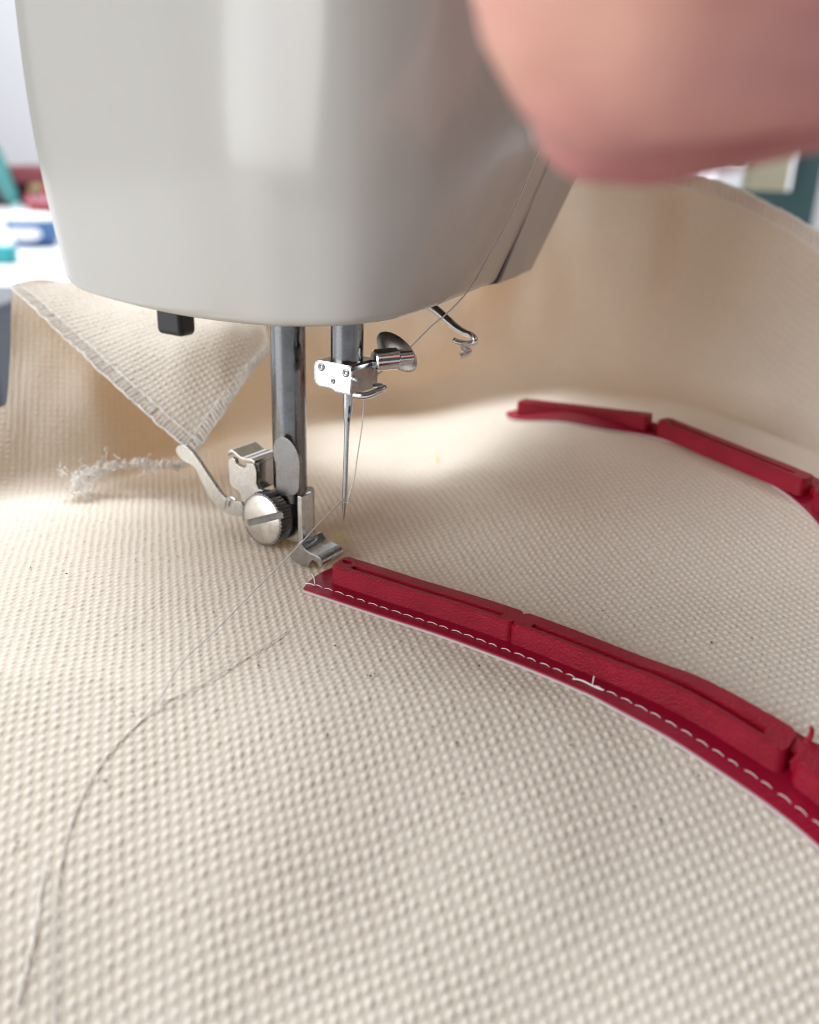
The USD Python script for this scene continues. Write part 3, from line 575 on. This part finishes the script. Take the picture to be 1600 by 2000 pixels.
    if stitch:
        s_ = 2.0; 
        while s_ < L - 1:
            ln = 1.72 * RNG.uniform(.85, 1.1); ts_ = np.linspace(s_, s_ + ln, 7); pp = cs(ts_); tg_ = cs(ts_, 1); tg_ /= np.linalg.norm(tg_, axis=1)[:, None]
            off = 1.9 + RNG.uniform(-.06, .06); pp = pp + np.c_[-tg_[:, 1], tg_[:, 0]] * (off + .07 * np.sin(np.linspace(0, math.pi, 7))[:, None])
            zz = cloth_z(pp[:, 0], pp[:, 1]) + .93 + .16 * np.sin(np.linspace(0, math.pi, 7))
            part(root, 'stitch', tube(np.c_[pp, zz], np.array([.035, .055, .062, .062, .062, .055, .035]), 6), THREAD, smooth=True)
            s_ += 2.3
        if extras:
            p = np.array([cs(2.6)[0], cs(2.6)[1]]) + np.array([.2, 2.2]); z0 = float(cloth_z(*p)) + 1.0
            part(root, 'knot', cat_([tube(spline([np.r_[p + [0.3, -.6], z0], np.r_[p + [.2, .9], z0 + .3], np.r_[p + [-.4, 2.2], z0 + .9]], 10), .1, 6), tube(spline([np.r_[p + [-1.3, -.1], z0], np.r_[p + [-.6, -.3], z0 + .2], np.r_[p + [.4, -.6], z0]], 10), .11, 6)]), THREAD, smooth=True)
            p = cs(55.0); p = p + np.array([1.0, 1.4]); z0 = float(cloth_z(*p)) + 1.0
            part(root, 'knot', cat_([tube(spline([np.r_[p, z0], np.r_[p + [.1, .2], z0 + .7], np.r_[p + [.15, .2], z0 + 1.5]], 8), .08, 6), tube(spline([np.r_[p + [-2.6, 1.6], z0], np.r_[p + [-1.2, .9], z0 + .15], np.r_[p, z0], np.r_[p + [1.5, -1.2], z0 + .1]], 14), .13, 6)]), THREAD, smooth=True)
    return root
near = [clothpt(*p, .4) for p in [(583, 1150), (690, 1186), (800, 1222), (900, 1256), (1000, 1294), (1100, 1335), (1200, 1383), (1300, 1438), (1400, 1503), (1500, 1572), (1600, 1655), (1700, 1760)]]
nd_ = np.r_[0, np.cumsum([np.linalg.norm((near[i + 1] - near[i])[:2]) for i in range(len(near) - 1)])]
near_at = lambda px: float(np.interp(px, [583, 690, 800, 900, 1000, 1100, 1200, 1300, 1400, 1500, 1600, 1700], nd_))
strip('rubber_strip', 'red rubber strip with white stitching starting at the presser foot', near, [(3.8, 39.2), (38.5, near_at(1496)), (near_at(1508), near_at(1690))], 12.4, 3.6, 4.2, True)
far = [clothpt(*p, .4) for p in [(990, 806), (1080, 822), (1180, 838), (1260, 850), (1340, 872), (1420, 904), (1500, 942), (1545, 972), (1590, 1015), (1640, 1090)]]
fd = np.r_[0, np.cumsum([np.linalg.norm((far[i + 1] - far[i])[:2]) for i in range(len(far) - 1)])]
far_at = lambda px: float(np.interp(px, [990, 1080, 1180, 1260, 1340, 1420, 1500, 1545, 1590, 1640], fd))
strip('rubber_strip', 'far red rubber strip in two long blocks near the back fold', far, [(far_at(1025), far_at(1258)), (far_at(1270), far_at(1555)), (far_at(1566), fd[-1] - 1)], 10.5, 3.9, 1.2, False, extras=False)

# ------------------------------------------------------------------ the hand that holds the thread (thumb in front, index finger behind)
def P3(px, py, d): return at(px, py, d)
def chain(js):
    out = []
    for (a_, ra), (b_, rb_) in zip(js[:-1], js[1:]):
        out.append(m3.Manifold.batch_hull([m3.Manifold.sphere(ra, 40).translate(list(map(float, a_))), m3.Manifold.sphere(rb_, 40).translate(list(map(float, b_)))]))
    return out
k1 = 56 / F; k2 = 61 / F
wrist = P3(3300, -1500, 95); palm = P3(2700, -500, 92)
thumb = [(P3(1172, -20, 53.5), 232 * k1), (P3(1290, -10, 53), 262 * k1), (P3(1620, -50, 54), 270 * k1), (P3(2050, -150, 63), 285 * k1), (P3(2500, -420, 74), 12.5), (P3(3000, -1000, 88), 17)]
thumb3 = [(P3(1202, 62, 55), 226 * k1), (P3(1290, -10, 53), 250 * k1)]
thumb2 = [(P3(1198, 10, 56), 250 * k1), (P3(1108, -170, 56), 225 * k1)]
index = [(P3(1184, 200, 59.5), 146 * k2), (P3(1290, 196, 60), 156 * k2), (P3(1700, 108, 64), 165 * k2), (P3(2250, 20, 78), 8.2), (P3(2900, -350, 98), 10.5)]
middle = [(P3(1500, 330, 84), 6.2), (P3(1800, 250, 80), 6.6), (P3(2250, 190, 82), 7.6), (P3(2850, 0, 104), 10)]
middle = [(P3(1420, 60, 76), 6.8), (P3(1800, 90, 76), 7.0), (P3(2300, 140, 84), 7.6), (P3(2850, -60, 106), 10)]
ring_ = [(P3(1950, 260, 96), 5.8), (P3(2150, 270, 92), 6.4), (P3(2500, 210, 96), 7.4), (P3(2880, 80, 114), 9.5)]
pinky = [(P3(2100, 360, 108), 5.0), (P3(2280, 360, 104), 5.5), (P3(2550, 310, 108), 6.2), (P3(2860, 220, 120), 8.5)]
palm_h = m3.Manifold.batch_hull([m3.Manifold.sphere(r_, 40).translate(list(map(float, p))) for p, r_ in [(index[-1][0], 10.5), (pinky[-1][0], 9), (wrist, 17), (P3(3000, -1000, 88), 16), (P3(3300, -900, 125), 15)]])
fore = m3.Manifold.batch_hull([m3.Manifold.sphere(17, 40).translate(list(map(float, wrist))), m3.Manifold.sphere(15, 40).translate(list(map(float, P3(3300, -900, 125)))), m3.Manifold.sphere(26, 40).translate(list(map(float, wrist + np.array([90, -60, 70]))))])
H = m3.Manifold.batch_boolean(chain(thumb) + chain(thumb2) + chain(thumb3) + chain(index) + chain(middle) + chain(ring_) + chain(pinky) + [palm_h, fore], m3.OpType.Add)
hm = tm(H.refine_to_length(1.6)); hm = trimesh.Trimesh(hm.vertices, hm.faces); trimesh.smoothing.filter_taubin(hm, iterations=14)
HP = thing('person', "blurred fingertips of a person's hand holding the thread at the upper right", 'person', wrist)
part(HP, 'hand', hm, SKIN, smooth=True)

# ------------------------------------------------------------------ things far behind, all out of focus
def on_table(px, py): return gnd(px, py, TABLE_Z)
MAROON = simple('maroon_shaded', (.05, .006, .009), .7, var=.1, vscale=12)  # shaded copy of the box colour, for the body
MAROON2 = simple('maroon_lit', (.13, .018, .026), .6, var=.1, vscale=12)  # lit copy of the same colour, for the band that catches light
p = on_table(60, 405); MB = thing('storage_box', 'dark maroon box with its lit upper band painted lighter at the far end of the table', 'box', p)
wv = 250; zt_ = 72 - (350 - 282) / F * p[1] * 1.0; z2 = 72 - (322 - 282) / F * p[1]
part(MB, 'body', bevelbox(420, 260, zt_ - TABLE_Z, 6, (p[0] + 120, p[1] + 130, (zt_ + TABLE_Z) / 2)), MAROON)
part(MB, 'lid', bevelbox(440, 284, z2 - zt_, 5, (p[0] + 120, p[1] + 126, (z2 + zt_) / 2)), MAROON2)  # added band; its lighter colour stands for light on the box top
# sweets packet
p = on_table(82, 428); D_ = (p - EYE) @ FWD; s_ = D_ / F
CP = thing('sweet_packet', 'red sweet packet with white lettering and a gold green top on the table', 'packet', p)
pk = trimesh.creation.icosphere(4, 1.0); v = pk.vertices; v[:, 0] *= 46 * s_; v[:, 1] *= 14 * s_; v[:, 2] *= 32 * s_; v[:, 2] += 1.5 * s_ * np.sin(v[:, 0] / s_ * .35); pk.apply_translation((p[0] + 14 * s_, p[1] + 6, p[2] + 33 * s_))
part(CP, 'bag', pk, simple('packet_red', (.26, .004, .008), .4), smooth=True)
gt = trimesh.creation.icosphere(3, 1.0); gt.apply_scale((15 * s_, 10 * s_, 10 * s_)); gt.apply_translation((p[0] - 4 * s_, p[1] - 2 * s_, p[2] + 55 * s_)); part(CP, 'top_print', gt, simple('packet_gold', (.14, .12, .04), .5), smooth=True)
lt_ = meshkit.text_mesh('JUNI', 15 * s_, 3 * s_, True); lt_.apply_transform(trimesh.transformations.rotation_matrix(math.pi / 2, [1, 0, 0])); lt_.apply_translation((p[0] - 24 * s_, p[1] - 11 * s_, p[2] + 30 * s_))
part(CP, 'lettering', lt_, simple('packet_white', (.60, .30, .38), .5), smooth=False)
# blue and white tape holder
p = on_table(58, 482); D_ = (p - EYE) @ FWD; s_ = D_ / F
BH = thing('plastic_tub', 'blue and white plastic tub on the white table at left', 'tub', p)
BLUE = simple('blue_plastic', (.05, .16, .38), .4); WHITE = simple('white_plastic', (.82, .82, .85), .35)
tub = trimesh.creation.revolve(np.array([(0, 0), (34, 0), (46, 18), (53, 44), (53, 50), (46, 50), (43, 44), (0, 40)]) * s_, sections=48); tub.apply_translation(p + np.array([0, 30 * s_, 0])); part(BH, 'bowl', tub, BLUE)
lab = trimesh.creation.icosphere(3, 1.0); lab.apply_scale((32 * s_, 6 * s_, 13 * s_)); lab.apply_translation(p + np.array([2 * s_, -18 * s_, 26 * s_])); part(BH, 'label_oval', lab, WHITE, smooth=True)
lid = trimesh.creation.revolve(np.array([(0, 62), (30, 61), (50, 56), (53, 50), (0, 50)])[::-1] * s_, sections=48); lid.apply_translation(p + np.array([0, 30 * s_, 0])); part(BH, 'lid', lid, WHITE)
# second small tub
p = on_table(118, 468); s_ = ((p - EYE) @ FWD) / F
t2 = trimesh.creation.revolve(np.array([(0, 0), (24, 0), (30, 20), (28, 34), (0, 36)]) * s_, sections=40); t2.apply_translation(p)
single('plastic_tub', t2, simple('pale_blue', (.42, .55, .80), .4), 'small pale blue round tub beside the machine cover, right of the larger tub', 'tub')
# teal handle at the left edge, turquoise cap
TEAL = simple('teal_plastic', (.05, .19, .19), .4)
e_ = on_table(32, 406); dd = (e_ - EYE) @ FWD
TL = thing('marker_pen', 'teal capped pen leaning beside the maroon box at the left edge', 'pen', e_)
part(TL, 'barrel', tube(spline([at(-22, 290, dd - 30), at(4, 345, dd - 15), at(24, 388, dd - 5), e_ + np.array([0, 0, 6])], 24), np.interp(np.linspace(0, 1, 24), [0, .5, .85, 1], [19, 18, 15, 8]) * dd / F, 18), TEAL, smooth=True)
part(TL, 'tip', sphere(e_ + np.array([0, 0, 5]), 8.5 * dd / F, 2), simple('pale_teal', (.35, .55, .55), .4), smooth=True)
p = on_table(6, 516); s_ = ((p - EYE) @ FWD) / F; cp_ = bevelbox(40 * s_, 30 * s_, 34 * s_, 6 * s_, p + np.array([0, 15 * s_, 17 * s_]))
single('bottle_cap', cp_, simple('turquoise', (.01, .34, .37), .4), 'turquoise cap lying on the white table at the left edge', 'cap')
# dark grey gadget behind the left edge of the cloth
p = at(-4, 628, 330); g_ = bevelbox(30, 60, p[2] - TABLE_Z + 6, 3, (p[0] - 14, p[1] + 20, (p[2] + TABLE_Z) / 2 + 3))
single('grey_case', g_, simple('slate', (.10, .11, .14), .5), 'dark grey case standing behind the left edge of the cloth', 'case')
# right background: teal partition with a cream slatted organiser, white box
Dp = 1500; c0 = at(1495, 420, Dp); TEALP = simple('teal_panel', (.055, .115, .12), .6, var=.06, vscale=8)
w_ = 190 / F * Dp; pn = bevelbox(w_, 24, 620, 4, (c0[0] - 5, c0[1], 72 - 250))
PN = thing('partition', 'dark teal partition panel standing behind the cloth fold at right', 'partition', (c0[0], c0[1], -438)); part(PN, 'panel', pn, TEALP)
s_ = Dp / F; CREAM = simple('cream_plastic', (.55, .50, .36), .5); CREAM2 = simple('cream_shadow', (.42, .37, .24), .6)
o0 = at(1418, 300, Dp - 60); o1 = at(1545, 374, Dp - 60); ow = o1[0] - o0[0]; zb0 = o1[2]
OG = thing('organiser', 'cream slatted organiser hung on the teal partition', 'organiser', (o0[0] + ow / 2, c0[1] - 40, zb0))
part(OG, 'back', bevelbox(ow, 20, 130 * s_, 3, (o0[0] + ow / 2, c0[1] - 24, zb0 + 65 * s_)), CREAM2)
for k_ in range(14): part(OG, 'slat', bevelbox(ow * .62, 14, 6.6 * s_, 1.5, (o0[0] + ow * .62, c0[1] - 38, zb0 + (4 + k_ * 8.6) * s_)), CREAM)
part(OG, 'side_rail', bevelbox(7 * s_, 26, 130 * s_, 3, (o1[0] - 3 * s_, c0[1] - 36, zb0 + 65 * s_)), WHITE)
for fx_, ww_ in ((.06, 10), (.17, 6), (.26, 10)): part(OG, 'post', bevelbox(ww_ * s_, 22, 120 * s_, 3, (o0[0] + ow * fx_, c0[1] - 36, zb0 + 60 * s_)), CREAM if ww_ > 6 else simple('olive', (.12, .12, .04), .6))
p = at(1405, 345, Dp - 200); bx = bevelbox(50 * s_, 90, 260, 5, (p[0], p[1], p[2] - 110)); single('white_box', bx, WHITE, 'white box standing left of the cream organiser', 'box')
